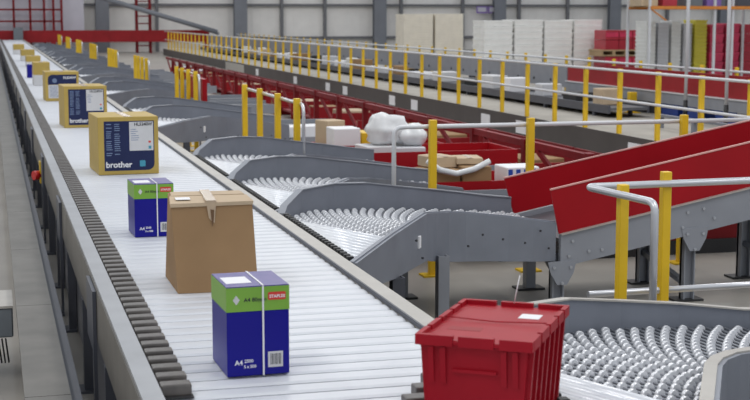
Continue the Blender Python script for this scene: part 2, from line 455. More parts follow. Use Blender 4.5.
def ileg(x, y, gus=True, foot=True):
    zt = iz(x)-.12
    l = MB().box(x-ox-.035,x-ox+.035,y-oy-.012,y-oy+.012,.012,zt).box(x-ox-.035,x-ox-.027,y-oy-.045,y-oy+.01,.012,zt).box(x-ox+.027,x-ox+.035,y-oy-.045,y-oy+.01,.012,zt).build('leg','beam_grey',inc)
    MB().box(x-ox-.09,x-ox+.09,y-oy-.06,y-oy+.06,0,.012).build('foot_plate','black',l)
    if gus:
        b0 = iz(x)-.185
        gg = MB().prism([ip(x-.085,y-.10,b0+.03),ip(x+.085,y-.10,b0+.04),ip(x+.070,y-.10,b0-.03),ip(x+.030,y-.10,b0-.10),ip(x-.030,y-.10,b0-.10),ip(x-.070,y-.10,b0-.03)],(0,.012,0)).build('gusset_plate','beam_grey',inc)
        bolts(gg, [ip(x+dx,y-.10,b0+dz) for dx,dz in ((-.05,0),(.05,0),(0,-.09))], 'bolt')
for x in (3.06, 3.88, 4.75, 5.6): ileg(x, 7.30, True)
for x in (3.87, 4.57, 5.6): ileg(x, 7.86, False)
def bar(a,b,w,m,nm,parent):
    a=Vector(a); b=Vector(b); d=(b-a).normalized(); u=d.cross(Vector((0,1,0)));
    if u.length<.1: u=d.cross(Vector((1,0,0)))
    u=u.normalized()*w; v=d.cross(u).normalized()*w
    return MB().hexa([a-u-v,a+u-v,a+u+v,a-u+v,b-u-v,b+u-v,b+u+v,b-u+v]).build(nm,m,parent)
bar(ip(3.88,7.32,.10),ip(3.87,7.84,.20),.016,'panel','brace',inc)
bar(ip(2.98,7.80,.33),ip(3.42,7.30,.22),.018,'panel','brace',inc) if False else bar(ip(3.10,7.30,.14),ip(3.14,7.84,.34),.018,'panel','brace',inc)
bar(ip(4.75,7.32,.10),ip(4.57,7.84,.22),.016,'panel','brace',inc)

# level outfeeds of the other spurs
def outfeed(off, label, x1=5.0, group=None):
    o = thing('outfeed_conveyor', label, 'conveyor', (3.06,7.6+off,0), 0, group)
    L = x1-3.06
    MB().box(0,L,-.405,-.375,.24,.375).build('side_beam','beam_grey',o)
    MB().box(0,L,.40,.43,.24,.385).build('side_beam','beam_grey',o)
    MB().box(0,L,-.37,.39,.31,.34).build('belt','pan',o)
    for x in (.3, L-.3):
        for y in (-.35,.38): leg(o, x, y, .31)
    return o
outfeed(1.6, 'level grey outfeed conveyor just behind the red-sided incline', 5.2)
outfeed(3.2, 'level grey outfeed conveyor of the farthest of the three side-by-side spurs', 4.2)
outfeed(-3.24, 'grey outfeed conveyor beyond the right edge, fed by the spur beside the red crate', 4.6)
for k in range(0,4):
    for q in (7.3,8.9):
        outfeed(q+5.6*k, 'distant level grey outfeed conveyor between the spurs and the red racks', 4.0, 'distant outfeed conveyors')
# black plinth behind incline
fb = thing('floor_barrier', 'long low barrier with black base and red upper board behind the red-sided incline', 'barrier', (5.1,8.76,0))
MB().box(-1.5,1.8,-.03,.03,0,.10).build('base','black',fb)
MB().box(-1.0,1.8,-.015,.015,.10,.36).build('upper_board','red_rack',fb)

# ------------------------------------------------------------------ hoop guard rails with yellow posts
def post(parent, x, y, z1, w=.045, z0=0., foot=True):
    p = MB().box(x-w/2,x+w/2,y-w/2,y+w/2,z0,z1).bevel(.003).build('post','yellow',parent)
    if foot: MB().box(x-.07,x+.07,y-.06,y+.06,z0,z0+.012).build('foot_plate','yellow',p)
    return p
def fillet(pts, r=.06, n=5):
    pts=[Vector(p) for p in pts]; out=[pts[0]]
    for a,b,c in zip(pts,pts[1:],pts[2:]):
        u=(a-b); v=(c-b); rr=min(r,u.length*.45,v.length*.45); p=b+u.normalized()*rr; q=b+v.normalized()*rr
        for k in range(n+1):
            t=k/n; out.append((1-t)**2*p+2*t*(1-t)*b+t*t*q)
    out.append(pts[-1]); return out
h = thing('hoop_guard_rail', 'yellow posts with a white hooped hand rail in front of the red-sided incline', 'guard rail', (2.815,5.5,0))
def hp(x,y,z): return (x-2.815,y-5.5,z)
post(h,0,0,.98,.040); post(h,2.487-2.815,5.235-5.5,.965,.040); post(h,.98,.02,.98,.040)
MB().tube(fillet([hp(4.6,5.54,.93),hp(2.425,5.46,.93),hp(2.475,4.92,.93),hp(2.475,4.92,.02)],.045), .0155, 12).build('hand_rail','chrome',h)
MB().tube([hp(4.6,5.54,.455),hp(2.46,5.50,.455)], .0145, 12).build('mid_rail','chrome',h)
h = thing('hoop_guard_rail', 'yellow-posted guard rail whose long white hand rail crosses just behind the red-sided incline', 'guard rail', (2.68,8.42,0))
post(h,0,0,1.0); post(h,.66,0,1.0); post(h,1.75,0,1.0)
MB().tube(fillet([(2.4,.035,.955),(-.245,.035,.955),(-.245,.035,.02)],.06),.0145,12).build('hand_rail','white_tube',h)
LB = {0:'four-post yellow hoop rail standing behind the farthest of the three near spurs',
      1:'four-post yellow hoop rail left of the nearest four-post one, red board at its right',
      2:'short yellow hoop rail, third along the far spurs',
      3:'short yellow hoop rail, fourth along the far spurs'}
for gk, ys in enumerate([[13.7,12.9,12.05,11.25]]+[[18.95+5.6*k,18.4+5.6*k,17.8+5.6*k,17.15+5.6*k] for k in range(7)]):
    X = 2.41
    h = thing('hoop_guard_rail', LB.get(gk,'tiny distant yellow hoop rail beside the far end of the slat bed'), 'guard rail', (X,ys[-1],0), 0, None if gk in LB else 'distant hoop rails')
    for y in ys: post(h,0,y-ys[-1],.98,.05)
    MB().tube(fillet([(0.03,ys[0]-ys[-1]+.12,.25),(0.03,ys[0]-ys[-1]+.12,.935),(0.03,-.12,.935),(.03,-.12,.02)],.08),.015,8).build('hand_rail','chrome',h)
# one more hoop leg: red notice between posts of the second group
tag(MB().box(2.50,2.56,17.2,18.6,.60,.88).build('notice_board','red'), 'orange-red board behind the posts of the second four-post hoop rail', 'board')

# ------------------------------------------------------------------ boxes on the sorter
Z0 = BZ+.001
def strapbox(x, y, rz, W, D, H_, label):
    t = thing('paper_carton', label, 'box', (x,y,Z0), rz)
    gz = H_*.725
    MB().box(-W/2,W/2,-D/2,D/2,0,gz).bevel(.002).build('box_base','blue',t)
    MB().box(-W/2-.001,W/2+.001,-D/2-.001,D/2+.001,gz,H_-.002).build('lid_band','green',t)
    MB().box(-W/2,W/2,-D/2,D/2,H_-.002,H_+.001).build('lid_top','purple',t)
    MB().box(-W/2+.01,-W/2+.085,-D/2+.05,-D/2+.15,H_+.001,H_+.0018).build('label_sheet','white',t)
    # strap loop
    s = MB(); xs=.012; w=.005; e=.0035
    s.box(xs,xs+w,-D/2-e,-D/2-.001,0,H_+e).box(xs,xs+w,-D/2-e,D/2+e,H_+.0012,H_+e).box(xs,xs+w,D/2+.001,D/2+e,0,H_+e)
    s.build('strap','strap',t)
    f = -D/2-.0012
    lab = MB().prism([(p[0],f-.001,p[1]) for p in rrect(W/2-.062,W/2-.010,gz+.030,gz+.053,.004)],(0,.0012,0)).build('brand_label','label_red',t)
    text('STAPLES', .0125, 'white', lab, (W/2-.0585,f-.0012,gz+.0365), bold=.0003)
    text('A4 80gsm', .0165, 'ink', t, (-W/2+.050,f,gz+.028), bold=.0003)
    # diamond emblem
    MB().prism([(-W/2+.018,f-.0005,gz+.034),(-W/2+.028,f-.0005,gz+.020),(-W/2+.038,f-.0005,gz+.034),(-W/2+.028,f-.0005,gz+.048)],(0,.0006,0)).build('emblem','offwhite',t)
    f2 = -D/2-.0004
    bc = MB().box(.028,.072,f2-.0006,f2,.022,.068).build('barcode_label','offwhite',t)
    st = MB(); xx=.035
    for q in range(9):
        ww = (.0012,.0022,.0016)[q%3]; st.box(xx,xx+ww,f2-.001,f2-.0006,.030,.062); xx += .0037
    st.build('barcode','ink',bc)
    text('A4', .020, 'white', t, (-W/2+.022,f2,.034), bold=.0004); text('2500', .013, 'white', t, (-W/2+.050,f2,.040), bold=.0003)
    text('5 x 500', .012, 'white', t, (-W/2+.048,f2,.024), bold=.0003); 
    return t
strapbox(.712, 4.005, R(2), .183, .225, .262, 'blue and green paper carton with white strap, nearest the camera on the slats')
strapbox(.712, 6.665, R(2), .183, .235, .250, 'blue and green paper carton behind the brown box, left of it on the slats')
# brown open-top carton
t = thing('cardboard_box', 'plain brown cardboard box with taped pale top in the middle of the slats', 'box', (.790,5.33,Z0), R(-4))
W, D, HH = .315, .37, .332
bx = MB().hexa([(-W/2+.026,-D/2,0),(W/2+.012,-D/2,0),(W/2-.005,D/2,0),(-W/2-.002,D/2,0),(-W/2+.006,-D/2+.012,HH),(W/2-.006,-D/2+.012,HH),(W/2-.012,D/2-.02,HH+.004),(-W/2+.012,D/2-.02,HH+.004)])
bx.build('box_body','card',t)
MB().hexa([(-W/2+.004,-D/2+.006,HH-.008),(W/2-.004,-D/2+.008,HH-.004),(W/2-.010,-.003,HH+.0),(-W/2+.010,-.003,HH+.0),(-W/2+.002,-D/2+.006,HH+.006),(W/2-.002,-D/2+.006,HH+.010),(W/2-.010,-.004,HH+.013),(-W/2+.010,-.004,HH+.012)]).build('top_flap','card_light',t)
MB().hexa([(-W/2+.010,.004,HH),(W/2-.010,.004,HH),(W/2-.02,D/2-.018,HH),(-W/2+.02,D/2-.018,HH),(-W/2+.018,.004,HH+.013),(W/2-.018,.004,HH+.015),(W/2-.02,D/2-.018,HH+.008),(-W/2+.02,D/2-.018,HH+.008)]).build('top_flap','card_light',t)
tp = MB().box(-.022,.016,-D/2+.0035,D/2-.03,HH+.0125,HH+.016)
tp.prism([(-.022,-D/2+.004,HH+.015),(.016,-D/2+.004,HH+.015),(.010,-D/2+.0065,HH-.070),(-.002,-D/2+.0065,HH-.062),(-.012,-D/2+.0065,HH-.050)],(0,.004,0))
tp.build('packing_tape','tape',t)
MB().prism([(-.006,-D/2+.0033,HH-.018),(.008,-D/2+.0033,HH-.02),(.006,-D/2+.0040,HH-.058),(.000,-D/2+.0040,HH-.085)],(0,.0008,0)).build('tape_tear','card_inner',t)
MB().box(-.13,-.075,-.12,-.05,HH+.0125,HH+.0135).build('label_sheet','white',t)
ik = MB()
for q,xx in enumerate((.060,.085,.110)):
    ik.cyl((xx,-D/2+.0005,.045),(xx,-D/2-.0006,.045),.0085,10); ik.box(xx-.010,xx+.009,-D/2-.0002,-D/2+.002,.018,.034)
ik.build('printed_symbols','card_inner',t)
# printer cartons
def printer(x, y, rz, W, D, H_, label, kind=0, lettering=True):
    t = thing('printer_carton', label, 'box', (x,y,Z0), rz)
    MB().box(-W/2,W/2,-D/2,D/2,0,H_).bevel(.003).build('box_body','tan',t)
    f = -D/2-.0006
    tp = MB().box(-.025,.025,-D/2+.002,D/2-.002,H_,H_+.001).build('packing_tape','tape',t)
    if kind == 0:
        MB().prism([(p[0],f,p[1]) for p in rrect(-W/2+.038,W/2-.028,.026,H_-.028,.045,(0,1,0,0))],(0,.001,0)).build('navy_panel','navy',t)
        MB().box(W/2-.190,W/2-.034,f-.0008,f,.155,H_-.034).build('white_panel','offwhite',t)
        text('HL5240W', .030, 'ink', t, (W/2-.040,f-.001,H_-.060), align='RIGHT', bold=.0009, xs=.92)
        text('brother', .054, 'white', t, (-W/2+.046,f-.0004,.048), bold=.0012)
        pt = MB()
        for cx_ in (-W/2+.052,-W/2+.105):
            zz = H_-.045
            while zz > .125:
                pt.box(cx_,cx_+.030+.010*random.random(),f-.0008,f,zz-.006,zz); zz -= .0135
                if random.random() < .2: zz -= .010
        pt.build('printed_lines','ink_blue',t)
        p2 = MB(); 
        for q in range(6): p2.box(W/2-.180,W/2-.180+.03+.03*random.random(),f-.0012,f-.0008,H_-.085-q*.014,H_-.081-q*.014)
        p2.build('printed_lines','ink_blue',t)
        MB().prism([(p[0],f-.0008,p[1]) for p in rrect(W/2-.125,W/2-.088,.050,.090,.006)],(0,.0008,0)).build('emblem','cyan',t)
        for q,cc in enumerate(('label_red','cyan')):
            MB().box(W/2-.066,W/2-.050,f-.0014,f-.0008,.165+.045*q if q else .205,.178+.0*q if 0 else (.218 if q==0 else .230)).build('emblem',cc,t) if q==0 else MB().box(W/2-.066,W/2-.048,f-.0014,f-.0008,.165,.185).build('emblem',cc,t)
    elif kind == 1:
        MB().prism([(p[0],f,p[1]) for p in rrect(-W/2+.030,W/2-.028,H_*.56,H_-.035,.05,(0,0,0,1))],(0,.001,0)).build('navy_panel','navy',t)
        MB().box(-W/2+.034,W/2-.030,f-.0004,f+.001,.035,H_*.55).build('white_panel','offwhite',t)
        text('HL5240W', .040, 'white', t, (W/2-.034,f-.0004,H_-.085), align='RIGHT', bold=.0009, xs=.9)
        MB().cyl((-W/2+.11,f-.001,H_*.70),(-W/2+.11,f+.001,H_*.70),.028,14).build('emblem','ink_blue',t)
        p2 = MB()
        for q in range(9): p2.box(-W/2+.045,-W/2+.14+.03*random.random(),f-.001,f-.0004,H_*.5-q*.016,H_*.5+.006-q*.016)
        p2.build('printed_lines','ink_blue',t)
    else:
        MB().box(-W/2-.001,W/2+.001,-D/2-.0015,D/2,0.0,H_*.46).build('white_panel','offwhite',t)
    return t
printer(.838, 9.47, R(3), .392, .50, .378, 'tan and navy printer carton nearest the camera, just behind the small blue carton', 0)
printer(.825, 13.50, R(3), .392, .50, .385, 'tan and navy printer carton, second from the camera', 0)
printer(.825, 17.75, R(2), .40, .46, .355, 'tan printer carton with white lower half, navy top, third from the camera', 1)
printer(.725, 21.7, R(1), .235, .5, .345, 'small tan carton with white lower half just behind the third printer carton', 2)
o = MB().box(-.06,.06,-.15,.15,0,.22).bevel(.003).build('blue_carton','blue'); o.location=(.645,24.4,Z0)
tag(o, 'tiny blue carton between the tan cartons far along the slats', 'box')
printer(.84, 29.8, R(1), .28, .6, .22, 'distant tan carton with white base beyond the tiny blue one', 2)
printer(.83, 33.6, R(1), .30, .6, .26, 'distant tan carton with white base, second beyond the tiny blue one', 2)
printer(.745, 39.5, R(1), .28, .6, .27, 'farthest tan carton near the far end of the slats', 2)

# ------------------------------------------------------------------ red crate
t = thing('plastic_crate', 'red lidded plastic crate being pushed off the slats at the bottom edge', 'crate', (1.222,3.30,Z0+.0005), R(-34))
W, D, HH = .292, .455, .262
s = .018
def taper(z): return s*(1-z/HH)
bd = MB()
def fr(z): k=taper(z); return (-W/2+.014+k, W/2-.014-k, -D/2+.014+k, D/2-.014-k)
a=fr(0); b=fr(HH-.03)
bd.hexa([(a[0],a[2],0),(a[1],a[2],0),(a[1],a[3],0),(a[0],a[3],0),(b[0],b[2],HH-.03),(b[1],b[2],HH-.03),(b[1],b[3],HH-.03),(b[0],b[3],HH-.03)])
bd.build('crate_body','crate',t)
rb = MB()
def rib_side(y0, y1, zt, zb):      # ribs on the long right side and left side
    for sgn in (1,-1):
        for (yy0,yy1) in ((y0,y1),):
            k0=taper(zb); k1=taper(zt)
            xa=W/2-.014-k0; xb=W/2-.014-k1
            rb.hexa([(sgn*(xa-.002),yy0,zb),(sgn*(xa+.012),yy0,zb),(sgn*(xa+.012),yy1,zb),(sgn*(xa-.002),yy1,zb),(sgn*(xb-.002),yy0,zt),(sgn*(xb+.012),yy0,zt),(sgn*(xb+.012),yy1,zt),(sgn*(xb-.002),yy1,zt)])
for q in range(7):
    yy=-D/2+.035+q*(D-.08)/6; rib_side(yy,yy+.012,HH-.03,.012)
for sgn in (1,-1):                 # end corner ribs and handle recess frame
    for x0 in (-W/2+.030,W/2-.052,-W/2+.060,W/2-.080):
        ya=D/2-.014-taper(.03); yb=D/2-.014-taper(HH-.03)
        rb.hexa([(x0,sgn*(ya-.002),.14),(x0+.014,sgn*(ya-.002),.14),(x0+.014,sgn*(ya+.012),.14),(x0,sgn*(ya+.012),.14),(x0,sgn*(yb-.002),HH-.03),(x0+.014,sgn*(yb-.002),HH-.03),(x0+.014,sgn*(yb+.010),HH-.03),(x0,sgn*(yb+.010),HH-.03)])
    ya=D/2-.014-taper(.14)
    rb.hexa([(-.055,sgn*(ya-.004),.17),(.055,sgn*(ya-.004),.17),(.055,sgn*(ya+.010),.17),(-.055,sgn*(ya+.010),.17),(-.055,sgn*(ya-.004),.178),(.055,sgn*(ya-.004),.178),(.055,sgn*(ya+.010),.178),(-.055,sgn*(ya+.010),.178)])
rb.box(-W/2+.009,W/2-.009,-D/2+.009,D/2-.009,HH-.030,HH-.0245)
rb.build('ribs','crate',t)
ld = MB().box(-W/2+.002,W/2-.002,-D/2+.002,D/2-.002,HH-.024,HH-.012).bevel(.003).build('lid','crate',t)
rm = MB()   # castellated raised rim in segments
for sgn in (1,-1):
    for (x0,x1) in ((-W/2,-.052),(-.038,.050),(.064,W/2)): 
        y1 = sgn*D/2; y0 = sgn*(D/2-.014); rm.box(x0,x1,min(y0,y1)-.0005,max(y0,y1)+.0005,HH-.026,HH)
    for (y0,y1) in ((-D/2+.015,-.135),(-.120,-.035),(-.02,.07),(.085,.15),(.165,D/2-.015)):
        x1 = sgn*W/2; x0 = sgn*(W/2-.012); rm.box(min(x0,x1)-.0005,max(x0,x1)+.0005,y0,y1,HH-.026,HH)
rm.build('lid_rim','crate',t)
MB().tube([(-W/2+.006,0,HH-.002),(0,0,HH-.008),(W/2-.006,0,HH-.002)],.0018,6).build('lid_seam','crate',t)
MB().box(.040,.095,.075,.130,HH-.0119,HH-.0108).build('label_sheet','white',t)
tx = text('PROPERTY OF', .018, 'red_beam', t, (-.105,-.10,HH-.0118), (0,0,0)) if False else None
MB().box(-.10,-.015,-.105,-.065,HH-.0119,HH-.0114).build('faded_stencil','red_beam',t)
MB().tube([(-.0,D/2-.02,HH),(.004,D/2-.015,HH+.03),(.012,D/2-.01,HH+.075)],.0015,6).build('cable_tie','strap',t)

# ------------------------------------------------------------------ walkway on the right with rails
wk = thing('raised_walkway', 'low raised walkway with dark brown kick plate and beige deck running to the far wall', 'walkway', (7.1,0,0))
MB().box(0,2.3,11,60,.0,.255).build('plinth','kick',wk)
MB().box(-.02,0,11,60,.005,.275).build('kick_plate','kick',wk)
MB().box(0,2.3,11,60,.256,.272).build('deck','deck',wk)
for y in (38.2,33.2,29.8,28.25,24.7,23.3,19.65,18.2,14.6):
    MB().box(-.026,-.0205,y-.19,y+.19,.03,.205).build('label_plate','white',wk)
MB().box(-.026,-.0205,40.3,43.6,-.0+.01,.24).build('pale_panel','flange',wk)
gr = thing('walkway_railing', 'long railing of yellow square posts with white rails along the dark kick plate', 'railing', (7.13,0,.272))
for k in range(48):
    y = 12.2+k*.985
    MB().box(-.024,.024,y-.024,y+.024,0,.765).build('post','yellow',gr)
for z in (.745,.40): MB().cyl((-.04,11,z),(-.04,59.5,z),.016,8).build('rail','white_tube',gr)
gr = thing('walkway_railing', 'farther railing with small yellow posts and a white rail behind the grey conveyor', 'railing', (10.2,0,0))
for k in range(44):
    y = 14.8+k*1.02
    MB().box(-.022,.022,y-.022,y+.022,0,.93).build('post','yellow',gr)
MB().cyl((-.04,13,.87),(-.04,59.5,.87),.018,8).build('rail','white_tube',gr)
MB().cyl((-.04,13,.45),(-.04,59.5,.45),.015,8).build('rail','white_tube',gr)
# grey conveyor above the deck
cv = thing('tall_sided_conveyor', 'long grey high-sided conveyor running behind the yellow walkway posts', 'conveyor', (9.0,0,0))
MB().box(0,.04,21.15,60,.50,.86).build('side_panel','beam_grey',cv)
MB().box(.66,.70,21.15,60,.50,.80).build('side_panel','beam_grey',cv)
MB().box(.04,.66,21.15,60,.60,.66).build('belt','pan',cv)
MB().box(-.02,.05,21.15,60,.86,.875).build('top_flange','panel',cv)
bb = MB(); y = 21.8
while y < 45: bb.cyl((-.012,y,.60),(0,y,.60),.022,8); y += .75
bb.build('bolts','hole',cv)
y = 22.0
while y < 58:
    for xx in (.02,.62): MB().box(xx,xx+.06,y,y+.06,.273,.50).build('leg','panel_dark',cv)
    y += 1.9
rc = thing('red_sided_conveyor', 'grey conveyor with long red side panel in front of the tray stacks at right', 'conveyor', (9.0,0,0))
MB().box(0,.03,11.0,21.1,.615,.85).build('side_guard','red_beam',rc)
MB().box(.70,.73,11.0,21.1,.615,.85).build('side_guard','red_beam',rc)
MB().box(-.03,.0,11.0,21.1,.45,.60).build('side_beam','beam_grey',rc)
MB().box(-.045,.04,11.0,21.1,.60,.615).build('top_flange','white_tube',rc)
MB().box(.0,.70,11.0,21.1,.50,.60).build('belt','pan',rc)
y = 11.6
while y < 21:
    for xx in (.02,.60): MB().box(xx,xx+.07,y,y+.07,.273,.50).build('leg','panel_dark',rc)
    y += 1.7
# low parcel conveyor on the deck
lc = thing('parcel_conveyor', 'low dark-framed conveyor with small parcels between walkway posts and grey conveyor', 'conveyor', (8.1,0,.272))
MB().box(0,.55,17.5,56,.10,.14).build('belt','pan',lc)
MB().box(-.03,0,17.5,56,.06,.17).build('side_beam','panel_dark',lc)
MB().box(.55,.58,17.5,56,.06,.17).build('side_beam','panel_dark',lc)
y = 18
while y < 55:
    for xx in (-.02,.52): MB().box(xx,xx+.05,y,y+.05,0,.10).build('leg','panel_dark',lc)
    y += 1.8
rnd = random.Random(3)
y = 18.2; cols=('tray','card_light','offwhite','tray_grey','card','white','black')
cn = {'tray':'white','card_light':'pale brown','offwhite':'off-white','tray_grey':'light grey','card':'brown','white':'white','black':'black'}
while y < 50:
    m_ = rnd.choice(cols); w_=rnd.uniform(.2,.4); l_=rnd.uniform(.25,.7); h_=rnd.uniform(.10,.24)
    o = MB().box(-w_/2,w_/2,-l_/2,l_/2,0,h_).bevel(.012).build('parcel',m_)
    o.location=(8.38+rnd.uniform(-.05,.05),y,.4125); o.rotation_euler=(0,0,rnd.uniform(-.12,.12))
    tag(o,'small %s parcel on the low conveyor behind the walkway posts'%cn[m_],'parcel','parcels on the low conveyor')
    y += l_+rnd.uniform(.25,1.1)
# bench-like barrier, bollards, blue totes on deck
bn = thing('low_barrier', 'short grey metal barrier standing on the deck at right', 'barrier', (8.0,14.6,.272))
MB().box(-.03,.03,-.6,1.3,.14,.17).build('top_rail','panel',bn)
for y in (-.5,.35,1.2): MB().box(-.025,.025,y-.03,y+.03,0,.14).build('leg','panel',bn)
for (x,y,hh,lb) in ((8.85,19.5,.30,'short yellow bollard under the left end of the red side panel'),(8.85,18.4,.30,'short yellow bollard, second from left under the red side panel'),(8.85,15.0,.30,'short yellow bollard under the red side panel near the right edge')):
    o = thing('bollard', lb, 'bollard', (x,y,.272))
    MB().box(-.055,.055,-.055,.055,0,hh).bevel(.01).build('bollard_post','yellow',o); MB().box(-.09,.09,-.09,.09,0,.012).build('base_plate','yellow',o)
for i,(y,m_,l_) in enumerate(((17.75,'bluetote','blue'),(17.1,'bluetote','blue'),(16.2,'bluetote','blue'),(15.6,'tray_grey','grey'),(19.1,'black','black'),(18.45,'panel_dark','dark grey'),(20.3,'black','black'))):
    o = thing('stacking_tote', '%s plastic tote standing on the deck under the red-sided conveyor'%l_, 'tote', (9.28,y,.272), 0, '%s totes under the red-sided conveyor'%l_)
    MB().hexa([(-.16,-.24,0),(.16,-.24,0),(.16,.24,0),(-.16,.24,0),(-.19,-.27,.17),(.19,-.27,.17),(.19,.27,.17),(-.19,.27,.17)]).build('tote_body',m_,o)
    MB().box(-.205,.205,-.285,.285,.165,.178).build('tote_rim',m_,o)
# thin poles
for (x,y,lb) in ((8.80,16.7,'thin grey pole with black foot crossing the red side panel, left of two'),(8.80,15.64,'thin grey pole with black foot crossing the red side panel, right of two')):
    o = thing('support_pole', lb, 'pole', (x,y,.272))
    MB().cyl((0,0,.28),(0,0,2.6),.022,10).build('pole','tray_grey',o)
    MB().cyl((0,0,0),(0,0,.28),.030,10).build('pole_foot','black',o)

# ------------------------------------------------------------------ red racks and bins under the walkway side
def rack(y, grp=True):
    o = thing('red_rack', 'open red steel rack bay with diagonal brace along the walkway', 'rack', (4.6,y,0), 0, 'red rack bays along the walkway')
    for dx,hz in ((0,.56),(.6,.42)):
        MB().box(dx-.035,dx+.035,-.035,.035,0,hz).build('upright','red_rack',o)
        MB().box(dx-.022,dx+.022,.036,1.364,hz-.07,hz-.01).build('beam','red_rack',o)
    MB().box(.03,.575,.1,1.30,.10,.13).build('shelf','red_rack',o)
    a=Vector((0,.06,.06)); b=Vector((0,1.1,.47)); u=Vector((.014,0,0)); v=Vector((0,-.012,.02))
    MB().hexa([a-u-v,a+u-v,a+u+v,a-u+v,b-u-v,b+u-v,b+u+v,b-u+v]).build('brace','panel_dark' if 0 else 'red_rack',o)
    MB().hexa([(.68,1.30,.02),(1.60,1.30,.02),(1.60,1.33,.02),(.68,1.33,.02),(.68,1.30,.36),(1.60,1.30,.14),(1.60,1.33,.14),(.68,1.33,.36)]).build('side_sheet','red_rack',o)
    MB().box(1.66,1.69,.02,1.36,0,.19).build('dark_backing','red_rack',o)  # added dark sheet, stands for the shadows behind the open rack
    MB().box(-.02,.62,.30,.34,.0,.30).build('divider','red_beam',o)
    return o
for k in range(20): rack(10.3+k*1.4)
pk = ('card','card_light','offwhite','tray_grey','card')
for k in range(20):
    y=10.3+k*1.4
    m_=rnd.choice(pk); h_=rnd.uniform(.12,.20)
    o=MB().box(-.2,.2,-.28,.28,0,h_).bevel(.008).build('carton',m_); o.location=(4.92+rnd.uniform(-.03,.03),y+.68,.131); o.rotation_euler=(0,0,rnd.uniform(-.2,.2))
    tag(o,'%s carton on the shelf of a red rack bay'%cn[m_],'box','cartons in the red rack bays')
def bin_(x0,x1,y0,y1,h,label):
    o = thing('red_bin', label, 'bin', ((x0+x1)/2,(y0+y1)/2,0)); w=(x1-x0)/2; d_=(y1-y0)/2
    bo = MB(); q=.02
    bo.box(-w,w,-d_,-d_+q,.05,h).box(-w,w,d_-q,d_,.05,h).box(-w,-w+q,-d_+q,d_-q,.05,h).box(w-q,w,-d_+q,d_-q,.05,h).box(-w+q,w-q,-d_+q,d_-q,h-.14,h-.12)
    bo.build('bin_body','red',o)
    for sx in (-1,1):
        for sy in (-1,1): MB().box(sx*(w-.06)-.03,sx*(w-.06)+.03,sy*(d_-.06)-.03,sy*(d_-.06)+.03,0,.05).build('foot','black',o)
bin_(3.02,4.15,9.70,10.36,.44,'red bin holding brown cartons and a blue-white pack, left of the red sheet sides')
bin_(2.92,4.4,11.38,12.10,.50,'red bin holding white bags of parcels, right of the four-post hoop rail')
bin_(2.92,4.1,12.25,13.0,.46,'red bin holding the white carton and yellow box')
def crt(x,y,z,w,l,h,m_,label,rz=0,tape=True,name='cardboard_box'):
    o = thing(name, label, 'box', (x,y,z), rz)
    MB().box(-w/2,w/2,-l/2,l/2,0,h).bevel(.006).build('box_body',m_,o)
    if tape: MB().box(-.02,.02,-l/2-.001,l/2+.001,h,h+.0015).build('packing_tape','tape',o)
    return o
zb=.322
crt(3.20,9.92,zb,.24,.30,.20,'card','brown carton at the left of the pile in the red bin',.1)
crt(3.46,9.90,zb,.22,.30,.22,'card','brown carton with white sticker at the right of the pile in the red bin',-.05)
crt(3.22,10.0,zb+.203,.20,.25,.085,'card_light','pale carton on top, left of the pile in the red bin',.25)
crt(3.45,9.98,zb+.226,.20,.24,.05,'card_light','flat pale carton on top, right of the pile in the red bin',-.15)
# polythene loop draped over the cartons
sx=MB(); 
sx.tube([(3.06,9.74,.60),(3.15,9.725,.53),(3.28,9.72,.50),(3.42,9.722,.53),(3.54,9.73,.585)],.022,8)
tag(sx.build('plastic_sleeve','poly'),'loose white plastic sleeve draped across the front of the brown cartons','plastic sleeve')
o=crt(3.84,9.95,zb,.26,.28,.20,'white','white and blue striped pack right of the brown cartons in the red bin',0,False,'plastic_pack')
st=MB()
for q in range(4): st.box(-.12+q*.062,-.085+q*.062,-.1412,-.1402,.02,.185)
st.build('blue_stripes','bluetote',o)
zb2=.382
def blob(cx_,cy_,cz_,rx,ry,rz_,m_,name,label,cat,seed):
    b_=bmesh.new(); bmesh.ops.create_icosphere(b_,subdivisions=3,radius=1); r0=random.Random(seed)
    ph=[(r0.uniform(2,5),r0.uniform(0,6)) for _ in range(6)]
    for v in b_.verts:
        c=v.co; n_=1+.10*math.sin(ph[0][0]*c.x*2+ph[0][1])+.10*math.sin(ph[1][0]*c.y*2+ph[1][1])+.08*math.sin(ph[2][0]*c.z*2.4+ph[2][1])+.05*math.sin(9*c.x+7*c.y+ph[3][1])
        c*=n_; c.z=max(c.z,-.75); v.co=Vector((c.x*rx,c.y*ry,(c.z+.75)*rz_))
    me=bpy.data.meshes.new(name); b_.to_mesh(me); b_.free(); me.materials.append(M[m_])
    for p in me.polygons: p.use_smooth=True
    o_=bpy.data.objects.new(name,me); COL.objects.link(o_); o_.location=(cx_,cy_,cz_); tag(o_,label,cat); return o_
blob(3.30,11.72,.545,.19,.20,.15,'poly','plastic_bag','bulging white plastic bag on top of the parcels right of the hoop rail','bag',3)
crt(3.18,11.66,zb2,.24,.34,.16,'offwhite','off-white parcel under the bulging white bag',.1,False,'parcel')
crt(3.47,11.64,zb2,.26,.36,.15,'tray_grey','light grey parcel beside the off-white one under the white bags',-.1,False,'parcel')
blob(3.52,11.68,.535,.13,.17,.11,'poly','plastic_bag','smaller white plastic bag right of the bulging one','bag',8)
blob(3.50,10.78,.342,.22,.22,.055,'poly','plastic_bag','flat white and orange bag lying on the outfeed below the bulging white bags','bag',5)
crt(3.10,12.45,.342,.25,.30,.295,'white','white carton standing right of the four-post hoop rail',0,False)
crt(3.31,12.5,.342,.12,.30,.25,'yellow','small yellow box right of the white carton',0,False)
crt(3.06,12.80,.342,.20,.22,.34,'card_light','pale brown carton behind the white carton',.3,False)
crt(3.30,15.0,.342,.5,.3,.12,'white','flat white parcel on the outfeed behind the left posts of the hoop rail',.2,False,'parcel')

